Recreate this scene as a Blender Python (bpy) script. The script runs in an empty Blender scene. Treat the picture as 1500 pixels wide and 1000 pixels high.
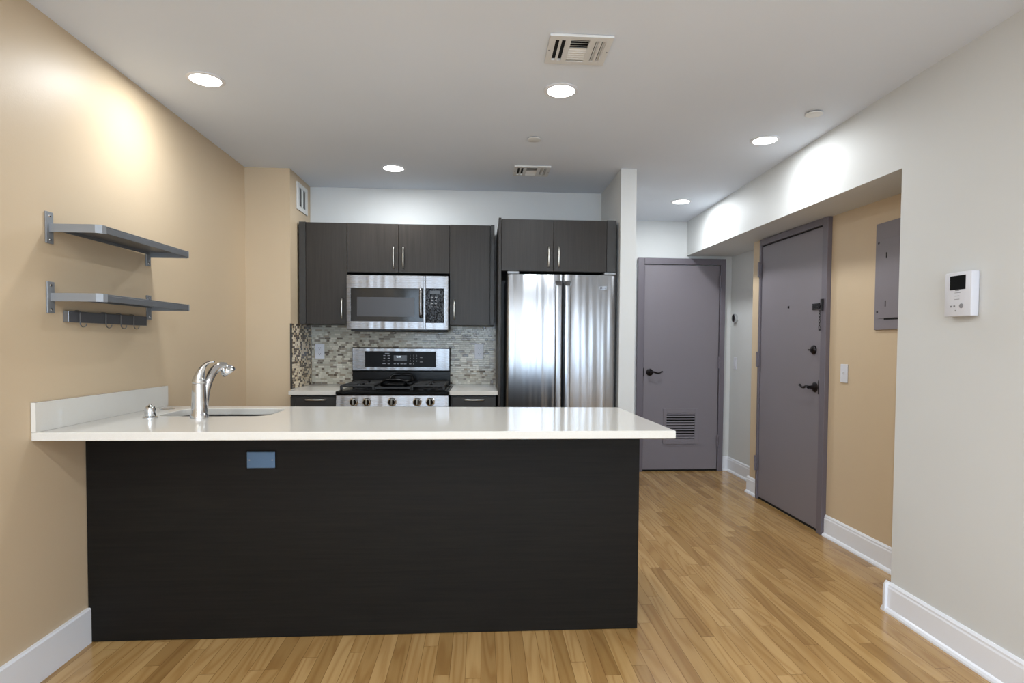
import bpy, bmesh, math, random
from mathutils import Vector, Matrix
random.seed(7)
S = bpy.context.scene
COL = S.collection
PI = math.pi

# ------------------------------------------------------------------ camera
cam_d = bpy.data.cameras.new('camera'); cam = bpy.data.objects.new('camera', cam_d); COL.objects.link(cam)
S.camera = cam
cam_d.sensor_width = 36.0; cam_d.lens = 36.0*860/1500
cam_d.shift_x = -12.1/1500; cam_d.shift_y = 28.2/1500
cam_d.clip_start = 0.02
RX = Vector((0.99790464, -0.06433324, 0.00689641)); FW = Vector((0.06452203, 0.99740326, -0.03199454)); UPV = Vector((-0.00482019, 0.03237247, 0.99946425))
m = Matrix(((RX.x, UPV.x, -FW.x), (RX.y, UPV.y, -FW.y), (RX.z, UPV.z, -FW.z)))
cam.matrix_world = Matrix.Translation((0, 0, 1.251)) @ m.to_4x4()

# ------------------------------------------------------------------ world, light, exposure
S.view_settings.view_transform = 'Standard'; S.view_settings.look = 'None'
S.view_settings.gamma = 1; S.view_settings.use_curve_mapping = False
S.view_settings.exposure = 0.64
W = bpy.data.worlds.new('sky'); S.world = W; W.use_nodes = True
bg = W.node_tree.nodes['Background']; bg.inputs[0].default_value = (0.55, 0.75, 1.0, 1); bg.inputs[1].default_value = 3.0

def area(name, loc, rot, sx, sy, power, color, shape='RECTANGLE', spread=PI):
    l = bpy.data.lights.new(name, 'AREA'); l.shape = shape; l.size = sx
    if shape in ('RECTANGLE', 'ELLIPSE'): l.size_y = sy
    l.energy = power; l.color = color; l.spread = spread
    o = bpy.data.objects.new(name, l); COL.objects.link(o); o.location = loc; o.rotation_euler = rot
    return o
# area lights added in the three unseen living room windows, standing in for daylight
WINS = [(-1.52, -0.44), (-0.36, 0.72), (0.80, 1.88)]
WZ = (0.12, 2.3); WY = -3.2
for x0, x1 in WINS:
    area('daylight', ((x0+x1)/2, WY-0.02, (WZ[0]+WZ[1])/2), (PI/2, 0, 0), x1-x0, WZ[1]-WZ[0], 16, (0.80, 0.91, 1.0))
# recessed ceiling lamps: x, y, spot power; living room ones added as unseen fill
LAMPS = [(-1.271, 2.816), (0.366, 2.803), (1.640, 3.371), (-0.613, 4.11), (1.651, 4.843), (-1.2, 0.4), (0.366, 0.4), (-1.2, -1.6), (0.6, -1.6), (-0.4, -0.6), (1.1, -0.6), (1.2, -2.2)]
LAMP_W = 5.8; LAMP_ADDED = 11.5   # the added living room lamps run stronger, to lift the whole room

# ------------------------------------------------------------------ helpers
def ceil_z(y): return 2.4417 - 0.0057*(y-3)
def left_x(y): return -1.6226 - 0.0084*(y-3)

class G:
    """collects shapes into one mesh"""
    def __init__(s): s.bm = bmesh.new()
    def box(s, x0, x1, y0, y1, z0, z1, bev=0.0, seg=2):
        b = bmesh.new(); bmesh.ops.create_cube(b, size=1)
        for v in b.verts: v.co = Vector(((x0+x1)/2+v.co.x*abs(x1-x0), (y0+y1)/2+v.co.y*abs(y1-y0), (z0+z1)/2+v.co.z*abs(z1-z0)))
        if bev > 0:
            bmesh.ops.bevel(b, geom=b.edges[:], offset=min(bev, .45*min(abs(x1-x0), abs(y1-y0), abs(z1-z0))), segments=seg, profile=.5, affect='EDGES')
        return s.add(b)
    def add(s, b, mat=None):
        if mat is not None: b.transform(mat)
        me = bpy.data.meshes.new('t'); b.to_mesh(me); b.free(); s.bm.from_mesh(me); bpy.data.meshes.remove(me); return s
    def prism(s, pts, a0, a1, axis='z', bev=0.0):
        """extrude polygon pts (2-D) along axis from a0 to a1"""
        b = bmesh.new()
        def P(p, a):
            if axis == 'z': return (p[0], p[1], a)
            if axis == 'y': return (p[0], a, p[1])
            return (a, p[0], p[1])
        lo = [b.verts.new(P(p, a0)) for p in pts]; hi = [b.verts.new(P(p, a1)) for p in pts]
        n = len(pts)
        b.faces.new(lo[::-1]); b.faces.new(hi)
        for i in range(n): b.faces.new((lo[i], lo[(i+1) % n], hi[(i+1) % n], hi[i]))
        bmesh.ops.recalc_face_normals(b, faces=b.faces[:])
        if bev: bmesh.ops.bevel(b, geom=b.edges[:], offset=bev, segments=2, profile=.5, affect='EDGES')
        return s.add(b)
    def hexa(s, lo, hi):
        """solid from two quads of 3-D points"""
        b = bmesh.new(); L = [b.verts.new(p) for p in lo]; H = [b.verts.new(p) for p in hi]
        b.faces.new(L[::-1]); b.faces.new(H)
        for i in range(len(L)): b.faces.new((L[i], L[(i+1) % len(L)], H[(i+1) % len(L)], H[i]))
        bmesh.ops.recalc_face_normals(b, faces=b.faces[:])
        return s.add(b)
    def lathe(s, prof, c=(0, 0, 0), axis='z', n=32):
        """prof: list of (radius, height); closed at both ends when radius is 0"""
        b = bmesh.new(); rings = []
        for r, h in prof:
            if r < 1e-6: rings.append([b.verts.new((0, 0, h))])
            else: rings.append([b.verts.new((r*math.cos(2*PI*i/n), r*math.sin(2*PI*i/n), h)) for i in range(n)])
        for A, B in zip(rings, rings[1:]):
            for i in range(n):
                j = (i+1) % n
                if len(A) == 1 and len(B) == 1: continue
                if len(A) == 1: b.faces.new((A[0], B[i], B[j]))
                elif len(B) == 1: b.faces.new((A[i], A[j], B[0]))
                else: b.faces.new((A[i], A[j], B[j], B[i]))
        bmesh.ops.recalc_face_normals(b, faces=b.faces[:])
        M = {'z': Matrix.Identity(4), '-z': Matrix.Rotation(PI, 4, 'X'), 'y': Matrix.Rotation(-PI/2, 4, 'X'), '-y': Matrix.Rotation(PI/2, 4, 'X'),
             'x': Matrix.Rotation(PI/2, 4, 'Y'), '-x': Matrix.Rotation(-PI/2, 4, 'Y')}[axis]
        return s.add(b, Matrix.Translation(c) @ M)
    def tube(s, pts, r, n=12, smooth=4, cap=True):
        """tube along 3-D points; r is a radius or a list (one per point)"""
        P = [Vector(p) for p in pts]; R = [(q if isinstance(q, (list, tuple)) else (q, q)) for q in (r if isinstance(r, (list, tuple)) else [r]*len(P))]
        if smooth > 1 and len(P) > 2:
            Q, RR = [], []
            for i in range(len(P)-1):
                p0, p1, p2, p3 = P[max(i-1, 0)], P[i], P[i+1], P[min(i+2, len(P)-1)]
                for k in range(smooth):
                    t = k/smooth
                    Q.append(.5*((2*p1)+(p2-p0)*t+(2*p0-5*p1+4*p2-p3)*t*t+(3*p1-p0-3*p2+p3)*t**3)); RR.append((R[i][0]*(1-t)+R[i+1][0]*t, R[i][1]*(1-t)+R[i+1][1]*t))
            Q.append(P[-1]); RR.append(R[-1]); P, R = Q, RR
        b = bmesh.new(); rings = []; up = None
        for i, p in enumerate(P):
            d = (P[min(i+1, len(P)-1)]-P[max(i-1, 0)]).normalized()
            if up is None: up = Vector((0, 0, 1)) if abs(d.z) < .9 else Vector((1, 0, 0))
            a = d.cross(up).normalized(); up = a.cross(d).normalized()
            ra, rb = R[i] if isinstance(R[i], (list, tuple)) else (R[i], R[i])
            rings.append([b.verts.new(p+a*ra*math.cos(2*PI*k/n)+up*rb*math.sin(2*PI*k/n)) for k in range(n)])
        for A, B in zip(rings, rings[1:]):
            for k in range(n): b.faces.new((A[k], A[(k+1) % n], B[(k+1) % n], B[k]))
        if cap: b.faces.new(rings[0][::-1]); b.faces.new(rings[-1])
        bmesh.ops.recalc_face_normals(b, faces=b.faces[:])
        return s.add(b)

def tag(o, label=None, cat=None, group=None, kind=None):
    if label: o['label'] = label
    if cat: o['category'] = cat
    if group: o['group'] = group
    if kind: o['kind'] = kind
    return o
def root(name, loc, label=None, cat=None, group=None, kind=None):
    o = bpy.data.objects.new(name, None); o.empty_display_size = .05; COL.objects.link(o); o.location = loc
    return tag(o, label, cat, group, kind)
def wloc(o):
    v = Vector((0, 0, 0))
    while o is not None: v += o.location; o = o.parent
    return v
def build(name, g, mt, parent=None, label=None, smooth=False, org=None):
    """link the collected shapes (given in room coordinates) as ONE mesh object"""
    me = bpy.data.meshes.new(name)
    base = wloc(parent) if parent is not None else Vector((0, 0, 0))
    off = Vector(org) if org is not None else base
    g.bm.transform(Matrix.Translation(-off)); g.bm.to_mesh(me); g.bm.free()
    o = bpy.data.objects.new(name, me); COL.objects.link(o); me.materials.append(mt)
    if parent is not None: o.parent = parent
    o.location = off-base
    if smooth:
        for p in me.polygons: p.use_smooth = True
        try:
            me.set_sharp_from_angle(angle=math.radians(smooth if smooth is not True else 40))
        except Exception: pass
    if label: o['label'] = label
    return o
def struct(name, g, mt, parent=None, **k):
    o = build(name, g, mt, parent, **k)
    if parent is None: o['kind'] = 'structure'
    return o
def text(name, body, size, mt, parent, loc, rot, extrude=.0003, align='CENTER'):
    """raised lettering turned into a mesh"""
    c = bpy.data.curves.new(name, 'FONT'); c.body = body; c.size = size; c.extrude = extrude; c.align_x = align; c.align_y = 'CENTER'
    t = bpy.data.objects.new(name, c); COL.objects.link(t)
    bpy.context.view_layer.update()
    me = bpy.data.meshes.new_from_object(t.evaluated_get(bpy.context.evaluated_depsgraph_get()))
    bpy.data.objects.remove(t); bpy.data.curves.remove(c)
    o = bpy.data.objects.new(name, me); COL.objects.link(o); me.materials.clear(); me.materials.append(mt)
    o.parent = parent; o.location = Vector(loc)-wloc(parent); o.rotation_euler = rot
    return o

# ------------------------------------------------------------------ materials
def lin(r, g, b):
    f = lambda c: (c/12.92 if c <= .04045 else ((c+.055)/1.055)**2.4)
    return (f(r/255), f(g/255), f(b/255), 1)
class Mat:
    def __init__(s, name, col=(.8, .8, .8, 1), rough=.5, metal=0.0, spec=.5, emis=None, es=0):
        s.m = bpy.data.materials.new(name); s.m.use_nodes = True; s.t = s.m.node_tree; s.b = s.t.nodes['Principled BSDF']
        s.b.inputs['Base Color'].default_value = col; s.b.inputs['Roughness'].default_value = rough; s.b.inputs['Metallic'].default_value = metal
        s.b.inputs['Specular IOR Level'].default_value = spec
        if emis: s.b.inputs['Emission Color'].default_value = emis; s.b.inputs['Emission Strength'].default_value = es
    def n(s, typ, **k):
        nd = s.t.nodes.new(typ)
        for a, v in k.items():
            if a.startswith('i_'):
                key = a[2:]; key = int(key) if key.isdigit() else key.replace('_', ' ')
                if isinstance(v, bpy.types.NodeSocket): s.t.links.new(v, nd.inputs[key])
                else: nd.inputs[key].default_value = v
            else: setattr(nd, a, v)
        return nd
    def math(s, op, a, b=None, c=None):
        nd = s.t.nodes.new('ShaderNodeMath'); nd.operation = op
        for i, v in enumerate((a, b, c)):
            if v is None: continue
            if isinstance(v, bpy.types.NodeSocket): s.t.links.new(v, nd.inputs[i])
            else: nd.inputs[i].default_value = v
        return nd.outputs[0]
    def mix(s, f, a, b, typ='MIX'):
        nd = s.t.nodes.new('ShaderNodeMix'); nd.data_type = 'RGBA'; nd.blend_type = typ
        for i, v in ((0, f), (6, a), (7, b)):
            if isinstance(v, bpy.types.NodeSocket): s.t.links.new(v, nd.inputs[i])
            else: nd.inputs[i].default_value = v
        return nd.outputs[2]
    def obj(s, scale=(1, 1, 1), src=None):
        tc = s.t.nodes.new('ShaderNodeTexCoord'); mp = s.t.nodes.new('ShaderNodeMapping'); mp.inputs['Scale'].default_value = scale
        s.t.links.new(src or tc.outputs['Object'], mp.inputs[0]); return mp.outputs[0]
    def xyz(s):
        tc = s.t.nodes.new('ShaderNodeTexCoord'); sp = s.t.nodes.new('ShaderNodeSeparateXYZ'); s.t.links.new(tc.outputs['Object'], sp.inputs[0]); return sp.outputs
    def noise(s, vec, scale=5, detail=3, rough=.5):
        return s.n('ShaderNodeTexNoise', i_Vector=vec, i_Scale=scale, i_Detail=detail, i_Roughness=rough).outputs[0]
    def ramp(s, f, stops, interp='LINEAR'):
        nd = s.t.nodes.new('ShaderNodeValToRGB'); cr = nd.color_ramp; cr.interpolation = interp
        while len(cr.elements) > 1: cr.elements.remove(cr.elements[-1])
        cr.elements[0].position = stops[0][0]; cr.elements[0].color = stops[0][1]
        for p, c in stops[1:]: e = cr.elements.new(p); e.color = c
        s.t.links.new(f, nd.inputs[0]); return nd.outputs[0]
    def bump(s, h, strength=.2, dist=.01):
        nd = s.n('ShaderNodeBump', i_Height=h, i_Strength=strength, i_Distance=dist); s.t.links.new(nd.outputs[0], s.b.inputs['Normal']); return s
    def col(s, c): s.t.links.new(c, s.b.inputs['Base Color']); return s
    def rgh(s, c): s.t.links.new(c, s.b.inputs['Roughness']); return s

def paint(name, c, rough, bump=.06, spec=.5, cut=260):
    M = Mat(name, lin(*c), rough, spec=spec); v = M.obj()
    M.col(M.mix(M.noise(v, 1.3, 3), lin(*[x*.975 for x in c]), lin(*[min(255, x*1.02) for x in c])))
    M.bump(M.noise(v, cut, 2), bump, .002); return M.m
BEIGE = paint('tan_paint', (199, 178, 149), .46, .12, .4, 160)
WHITE = paint('off_white_paint', (205, 206, 205), .6)
CEIL = paint('ceiling_paint', (219, 226, 236), .8)
TRIM = paint('white_trim_paint', (226, 228, 234), .35)
DOORP = paint('grey_door_paint', (122, 116, 122), .42, .08)
FRAMEP = paint('grey_frame_paint', (104, 98, 106), .4, .05)

def wood(name, a, b, axis, rough=.38, sc=1.0, spec=.5):
    M = Mat(name, rough=rough, spec=spec); s = {'z': (60, 60, 2.2), 'x': (2.2, 60, 60)}[axis]
    v = M.obj(tuple(q*sc for q in s)); f = M.noise(v, 1.6, 5, .65)
    v2 = M.obj((3, 3, 3)); g = M.noise(v2, 1.0, 2)
    c = M.ramp(f, [(.3, lin(*a)), (.7, lin(*b))]); c2 = M.mix(M.math('MULTIPLY', g, .35), c, lin(*a))
    M.col(c2); M.bump(f, .12, .002); return M.m
ESP = wood('espresso_veneer', (37, 33, 29), (52, 46, 41), 'z', .4, spec=.27)
ESPH = wood('espresso_panel', (17, 15, 13), (29, 26, 22), 'x', .5, spec=.13)
ESPD = Mat('espresso_edge', lin(38, 35, 32), .45).m
BLK = Mat('black_enamel', lin(6, 6, 7), .22, spec=.2).m
BLKM = Mat('matte_black_iron', lin(20, 20, 21), .5).m
DARK = Mat('dark_void', lin(10, 10, 11), .9).m
GLASSK = Mat('black_glass', lin(12, 12, 14), .08, spec=.35).m

def floor_mat():
    M = Mat('oak_planks', rough=.24); x, y, z = M.xyz()
    pw = .0585
    u = M.math('DIVIDE', x, pw); col = M.math('FLOOR', u); fu = M.math('FRACT', u)
    wn = M.n('ShaderNodeTexWhiteNoise', noise_dimensions='1D', i_W=col).outputs[0]
    L = M.math('ADD', .55, M.math('MULTIPLY', wn, .5))
    w = M.math('DIVIDE', M.math('ADD', y, M.math('MULTIPLY', wn, 37.0)), L); row = M.math('FLOOR', w); fw = M.math('FRACT', w)
    cmb = M.n('ShaderNodeCombineXYZ', i_0=col, i_1=row).outputs[0]
    rnd = M.n('ShaderNodeTexWhiteNoise', noise_dimensions='3D', i_Vector=cmb); r = rnd.outputs[0]
    base = M.ramp(r, [(0, lin(158, 124, 76)), (.2, lin(174, 139, 88)), (.55, lin(184, 149, 97)), (.82, lin(195, 161, 109)), (1, lin(166, 131, 82))])
    # grain, displaced per board
    off = M.n('ShaderNodeVectorMath', operation='SCALE', i_0=rnd.outputs[1], i_Scale=30).outputs[0]
    tc = M.t.nodes.new('ShaderNodeTexCoord')
    pos = M.n('ShaderNodeVectorMath', operation='ADD', i_0=tc.outputs['Object'], i_1=off).outputs[0]
    mp = M.n('ShaderNodeMapping', i_Vector=pos, i_Scale=(9, .8, 1)).outputs[0]
    nz = M.n('ShaderNodeTexNoise', i_Vector=mp, i_Scale=1.0, i_Detail=1.5, i_Roughness=.4).outputs[0]
    ring = M.math('POWER', M.math('ADD', M.math('MULTIPLY', M.math('SINE', M.math('MULTIPLY', nz, 60.0)), .5), .5), 2.0)
    fine = M.noise(M.n('ShaderNodeMapping', i_Vector=pos, i_Scale=(240, 7, 1)).outputs[0], 1, 3)
    g = M.math('ADD', M.math('MULTIPLY', ring, .34), M.math('MULTIPLY', fine, .28))
    c = M.mix(g, base, M.mix(1.0, base, lin(196, 172, 140), 'MULTIPLY'))
    # joints
    e1 = M.math('LESS_THAN', M.math('MINIMUM', fu, M.math('SUBTRACT', 1, fu)), .013)
    e2 = M.math('LESS_THAN', M.math('MULTIPLY', M.math('MINIMUM', fw, M.math('SUBTRACT', 1, fw)), L), .0010)
    e = M.math('MAXIMUM', e1, e2)
    c = M.mix(M.math('MULTIPLY', e, .75), c, lin(84, 56, 26)); M.col(c)
    M.rgh(M.math('ADD', .14, M.math('MULTIPLY', fine, .10)))
    h = M.math('SUBTRACT', M.math('MULTIPLY', M.n('ShaderNodeTexNoise', i_Vector=pos, i_Scale=3.0).outputs[0], .6), e)
    M.bump(h, .12, .002)
    return M.m
FLOOR = floor_mat()

def quartz():
    M = Mat('white_quartz', rough=.11); v = M.obj()
    M.col(M.mix(M.noise(v, 900, 2), lin(196, 192, 184), lin(220, 217, 211))); return M.m
QTZ = quartz()

def mosaic(name, axis, tones, w, h, grout, rough):
    M = Mat(name); o = M.xyz(); a = o[0] if axis == 'x' else o[1]
    v = M.math('DIVIDE', o[2], h); row = M.math('FLOOR', v); fv = M.math('FRACT', v)
    rn = M.n('ShaderNodeTexWhiteNoise', noise_dimensions='1D', i_W=row).outputs[0]
    u = M.math('ADD', M.math('DIVIDE', a, w), M.math('MULTIPLY', rn, 7.0)); cell = M.math('FLOOR', u); fu = M.math('FRACT', u)
    r = M.n('ShaderNodeTexWhiteNoise', noise_dimensions='3D', i_Vector=M.n('ShaderNodeCombineXYZ', i_0=cell, i_1=row, i_2=.5).outputs[0]).outputs
    # some cells are split into two short tiles
    spl = M.math('GREATER_THAN', r[0], .55)
    half = M.math('MULTIPLY', spl, M.math('GREATER_THAN', fu, .5))
    r2 = M.n('ShaderNodeTexWhiteNoise', noise_dimensions='3D', i_Vector=M.n('ShaderNodeCombineXYZ', i_0=cell, i_1=row, i_2=half).outputs[0]).outputs
    c = M.ramp(r2[0], tones, 'CONSTANT')
    du = M.math('MULTIPLY', M.math('MINIMUM', fu, M.math('SUBTRACT', 1, fu)), w)
    dm = M.math('ADD', M.math('MULTIPLY', M.math('ABSOLUTE', M.math('SUBTRACT', fu, .5)), w), M.math('MULTIPLY', M.math('SUBTRACT', 1, spl), 1.0))
    dv = M.math('MULTIPLY', M.math('MINIMUM', fv, M.math('SUBTRACT', 1, fv)), h)
    d = M.math('MINIMUM', M.math('MINIMUM', du, dm), dv)
    e = M.math('LESS_THAN', d, .0009)
    M.col(M.mix(e, c, lin(*grout)))
    M.rgh(M.math('ADD', M.math('MULTIPLY', e, .6), rough))
    # each glass tile tilts a hair
    cr = r2[1]
    hgt = M.math('MINIMUM', M.math('MULTIPLY', d, 500), 1.0)
    tl = M.math('MULTIPLY', M.math('ADD', M.math('MULTIPLY', M.math('SUBTRACT', fv, .5), M.math('SUBTRACT', r2[0], .5)), M.math('MULTIPLY', M.math('SUBTRACT', fu, .5), M.math('SUBTRACT', r[0], .5))), .8)
    M.bump(M.math('ADD', hgt, tl), .5, .0016); return M.m
T1 = [(0, lin(176, 170, 153)), (.30, lin(190, 184, 168)), (.50, lin(158, 150, 133)), (.62, lin(204, 198, 182)), (.74, lin(118, 107, 93)), (.86, lin(86, 75, 63)), (.94, lin(148, 135, 117))]
TILE = mosaic('glass_mosaic', 'x', T1, .046, .0157, (150, 146, 134), .12)
T2 = [(0, lin(62, 44, 30)), (.36, lin(238, 222, 194)), (.74, lin(96, 68, 46)), (.84, lin(214, 192, 160))]  # brown and cream tiles, the creams lifted to paint in their reflected sheen
TILE2 = mosaic('glass_mosaic_return', 'y', T2, .040, .0157, (176, 156, 128), .2)

def steel(name, c, rough, axis='x', wav=0.0, aniso=.5):
    M = Mat(name, lin(*c), rough, 1.0)
    s = (1.2, 1.2, 500) if axis == 'x' else (500, 500, 1.2)
    f = M.noise(M.obj(s), 1, 2)
    M.rgh(M.math('ADD', rough-.03, M.math('MULTIPLY', f, .08)))
    if wav:
        w = M.n('ShaderNodeTexNoise', i_Vector=M.obj((13, 13, .45)), i_Scale=1.0, i_Detail=1.0).outputs[0]
        M.bump(w, 1.0, wav)
    return M.m
STL = steel('brushed_steel', (126, 126, 128), .26, 'x', .006)
STF = steel('fridge_steel', (168, 171, 176), .28, 'z', .016)
STH = steel('satin_nickel', (214, 212, 206), .28, 'z')
STG = steel('grey_steel', (140, 142, 146), .38)
STW = Mat('dark_strip_steel', lin(92, 93, 97), .4, .3).m
CHR = Mat('chrome', lin(215, 217, 220), .06, 1.0).m
GREYP = Mat('grey_powder_coat', lin(138, 141, 145), .42, .35).m
GREYD = Mat('grey_shelf_steel', lin(112, 114, 118), .38, .4).m
PLAST = Mat('white_plastic', lin(208, 209, 216), .35).m
PLASG = Mat('grey_plastic_mark', lin(130, 130, 134), .5).m
VENTW = Mat('white_vent_enamel', lin(214, 214, 212), .45).m
BRONZE = Mat('dark_bronze', lin(34, 30, 32), .28, .7).m
LAMPG = Mat('lamp_lens', lin(250, 250, 250), .5, emis=(1, .97, .92, 1), es=14).m
DISP = Mat('clock_display', lin(40, 42, 46), .3, emis=lin(120, 128, 140), es=.03).m
MARK = Mat('pale_markings', lin(170, 172, 176), .5).m
LEDM = Mat('lit_digits', lin(220, 225, 230), .5, emis=lin(200, 215, 230), es=1.2).m
GLW = Mat('window_glass', (1, 1, 1, 1), 0.0, spec=.5)
GLW.b.inputs['Transmission Weight'].default_value = 1; GLW.b.inputs['IOR'].default_value = 1.1
GLW = GLW.m
def film():
    M = Mat('crinkled_film', rough=.12); v = M.obj((60, 60, 34))
    ns = M.n('ShaderNodeTexNoise', i_Vector=v, i_Scale=1.7, i_Detail=4, i_Distortion=1.2).outputs[0]
    M.col(M.ramp(ns, [(.0, lin(22, 24, 28)), (.48, lin(34, 37, 42)), (.56, lin(120, 126, 134)), (.64, lin(40, 44, 50))]))  # pale streaks paint the white glints of the creases into the colour
    M.bump(ns, 1.0, .03); return M.m
FILM = film()

# ------------------------------------------------------------------ room shell
g = G(); g.box(-1.9, 2.7, -3.4, 5.8, -.06, 0); struct('floor', g, FLOOR)
g = G(); y0, y1 = -3.4, 5.85
g.hexa([(-1.9, y0, ceil_z(y0)), (2.7, y0, ceil_z(y0)), (2.7, y1, ceil_z(y1)), (-1.9, y1, ceil_z(y1))],
       [(-1.9, y0, 2.6), (2.7, y0, 2.6), (2.7, y1, 2.6), (-1.9, y1, 2.6)]); struct('ceiling', g, CEIL)
HC = 2.50
def wallq(name, pts, mt, z0=0, z1=None):
    """upright wall block on a floor plan polygon, its top following the ceiling"""
    g = G(); g.hexa([(x, y, z0) for x, y in pts], [(x, y, (ceil_z(y) if z1 is None else z1)) for x, y in pts]); return struct(name, g, mt)
wallq('wall_left', [(left_x(-3.2), -3.2), (left_x(4.65), 4.65), (-1.8, 4.65), (-1.8, -3.2)], BEIGE)
wallq('wall_column', [(left_x(4.177), 4.177), (-1.329, 4.177), (-1.329, 4.654), (left_x(4.654), 4.654)], BEIGE)
wallq('wall_back', [(-1.8, 4.654), (.939, 4.654), (.939, 4.80), (-1.8, 4.80)], WHITE)
wallq('wall_divider', [(.939, 3.988), (1.047, 3.988), (1.047, 5.616), (.939, 5.616)], WHITE)
wallq('wall_recess', [(2.427, 4.765), (2.6, 4.765), (2.6, 5.616), (2.427, 5.616)], WHITE)
wallq('wall_entry', [(2.249, 2.60), (2.6, 2.60), (2.6, 4.765), (2.2437, 4.765)], BEIGE)
wallq('wall_right', [(1.916, -3.2), (2.6, -3.2), (2.6, 2.60), (1.916, 2.60)], WHITE)
wallq('wall_end', [(.939, 5.616), (2.6, 5.616), (2.6, 5.76), (.939, 5.76)], WHITE)
# unseen wall behind the camera; its three tall windows are invented for brightness and reflections
g = G(); xs = [-1.8] + [v for w in WINS for v in w] + [2.6]; zt = ceil_z(-3.3)
for i in range(0, len(xs), 2): g.box(xs[i], xs[i+1], WY-.15, WY, 0, zt)
for x0, x1 in WINS: g.box(x0, x1, WY-.15, WY, 0, WZ[0]); g.box(x0, x1, WY-.15, WY, WZ[1], zt)
struct('wall_behind', g, WHITE)
for k, (x0, x1) in enumerate(WINS):
    r = root('window_%d' % (k+1), ((x0+x1)/2, WY-.08, WZ[0]), kind='structure')
    g = G(); t = .045
    g.box(x0, x0+t, WY-.1, WY-.05, *WZ); g.box(x1-t, x1, WY-.1, WY-.05, *WZ); g.box(x0+t, x1-t, WY-.1, WY-.05, WZ[0], WZ[0]+t); g.box(x0+t, x1-t, WY-.1, WY-.05, WZ[1]-t, WZ[1])
    g.box(x0+t, x1-t, WY-.095, WY-.055, 1.2, 1.24); build('window_frame', g, TRIM, r)
    g = G(); g.box(x0+t, x1-t, WY-.078, WY-.074, WZ[0]+t, 1.2); g.box(x0+t, x1-t, WY-.078, WY-.074, 1.24, WZ[1]-t); build('window_pane', g, GLW, r)
# dropped soffit along the hallway
def sx(y): return 1.9464+.0194*(y-4)
def sz(y): return 2.0775+.0128*(y-4)
g = G(); g.hexa([(sx(2.60), 2.60, sz(2.6)), (2.427, 2.60, sz(2.6)), (2.427, 5.616, sz(5.616)), (sx(5.616), 5.616, sz(5.616))],
                [(sx(2.60), 2.60, ceil_z(2.6)), (2.427, 2.60, ceil_z(2.6)), (2.427, 5.616, ceil_z(5.616)), (sx(5.616), 5.616, ceil_z(5.616))])
struct('ceiling_soffit', g, WHITE)

# baseboards: profile in (distance from wall, height)
def baseboard(name, runs, h=.14, plain=False):
    g = G()
    for (ax, c, sgn, a0, a1, sl, ref) in runs:
        prof = [(0, 0), (.028, 0), (.0275, .008), (.022, .017), (.014, .022), (.014, h-.026), (.011, h-.018), (.011, h-.010), (.005, h), (0, h)]
        if plain: prof = [(0, 0), (.016, 0), (.016, h-.006), (.012, h), (0, h)]
        lo, hi = [], []
        for d, z in prof:
            if ax == 'x': lo.append((c+sl*(a0-ref)+sgn*d, a0, z)); hi.append((c+sl*(a1-ref)+sgn*d, a1, z))
            else: lo.append((a0, c+sgn*d, z)); hi.append((a1, c+sgn*d, z))
        g.hexa(lo, hi)
    return struct(name, g, TRIM)
baseboard('baseboard_left', [('x', -1.6226, 1, -3.2, 2.492, -.0084, 3)], .146, True)
baseboard('baseboard_right', [('x', 1.916, -1, -3.2, 2.628, 0, 0), ('y', 2.60, 1, 1.888, 2.225, 0, 0)], .138)
baseboard('baseboard_entry', [('x', 2.249, -1, 2.62, 3.665, -.0022, 2.6)], .138)
baseboard('baseboard_corner', [('x', 2.2445, -1, 4.603, 4.79, -.0022, 4.6)], .138)
baseboard('baseboard_recess', [('x', 2.427, -1, 4.765, 5.60, 0, 0)], .138)
baseboard('baseboard_end', [('y', 5.616, -1, 2.358, 2.427, 0, 0)], .138)
baseboard('baseboard_divider', [('x', 1.047, 1, 3.97, 5.6, 0, 0), ('y', 3.988, -1, 1.0, 1.075, 0, 0)], .138)
baseboard('baseboard_behind', [('y', WY, 1, -1.55, 1.88, 0, 0)], .14)

# ------------------------------------------------------------------ doors
def lever(parent, c, axis, hand, label):
    """rose + curved lever. axis: outward direction, hand: direction of the lever"""
    A = Vector(axis); Hd = Vector(hand); c = Vector(c); Z = Vector((0, 0, 1))
    g = G(); ax = {(0, -1, 0): '-y', (-1, 0, 0): '-x'}[tuple(int(q) for q in axis)]
    g.lathe([(0, 0), (.034, 0), (.034, .004), (.028, .010), (.016, .014), (.011, .03), (.011, .05), (0, .05)], c, ax)
    h = build('door_handle', g, BRONZE, parent, label, smooth=40)
    g = G(); p = c+A*.045
    g.tube([p, p+Hd*.03+Z*.004, p+Hd*.06-Z*.006, p+Hd*.088-Z*.004, p+Hd*.108+Z*.010, p+Hd*.118+Z*.004], [.011, .009, .0075, .0075, .0065, .005], 10)
    build('lever', g, BRONZE, h, smooth=50)
    return h
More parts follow.
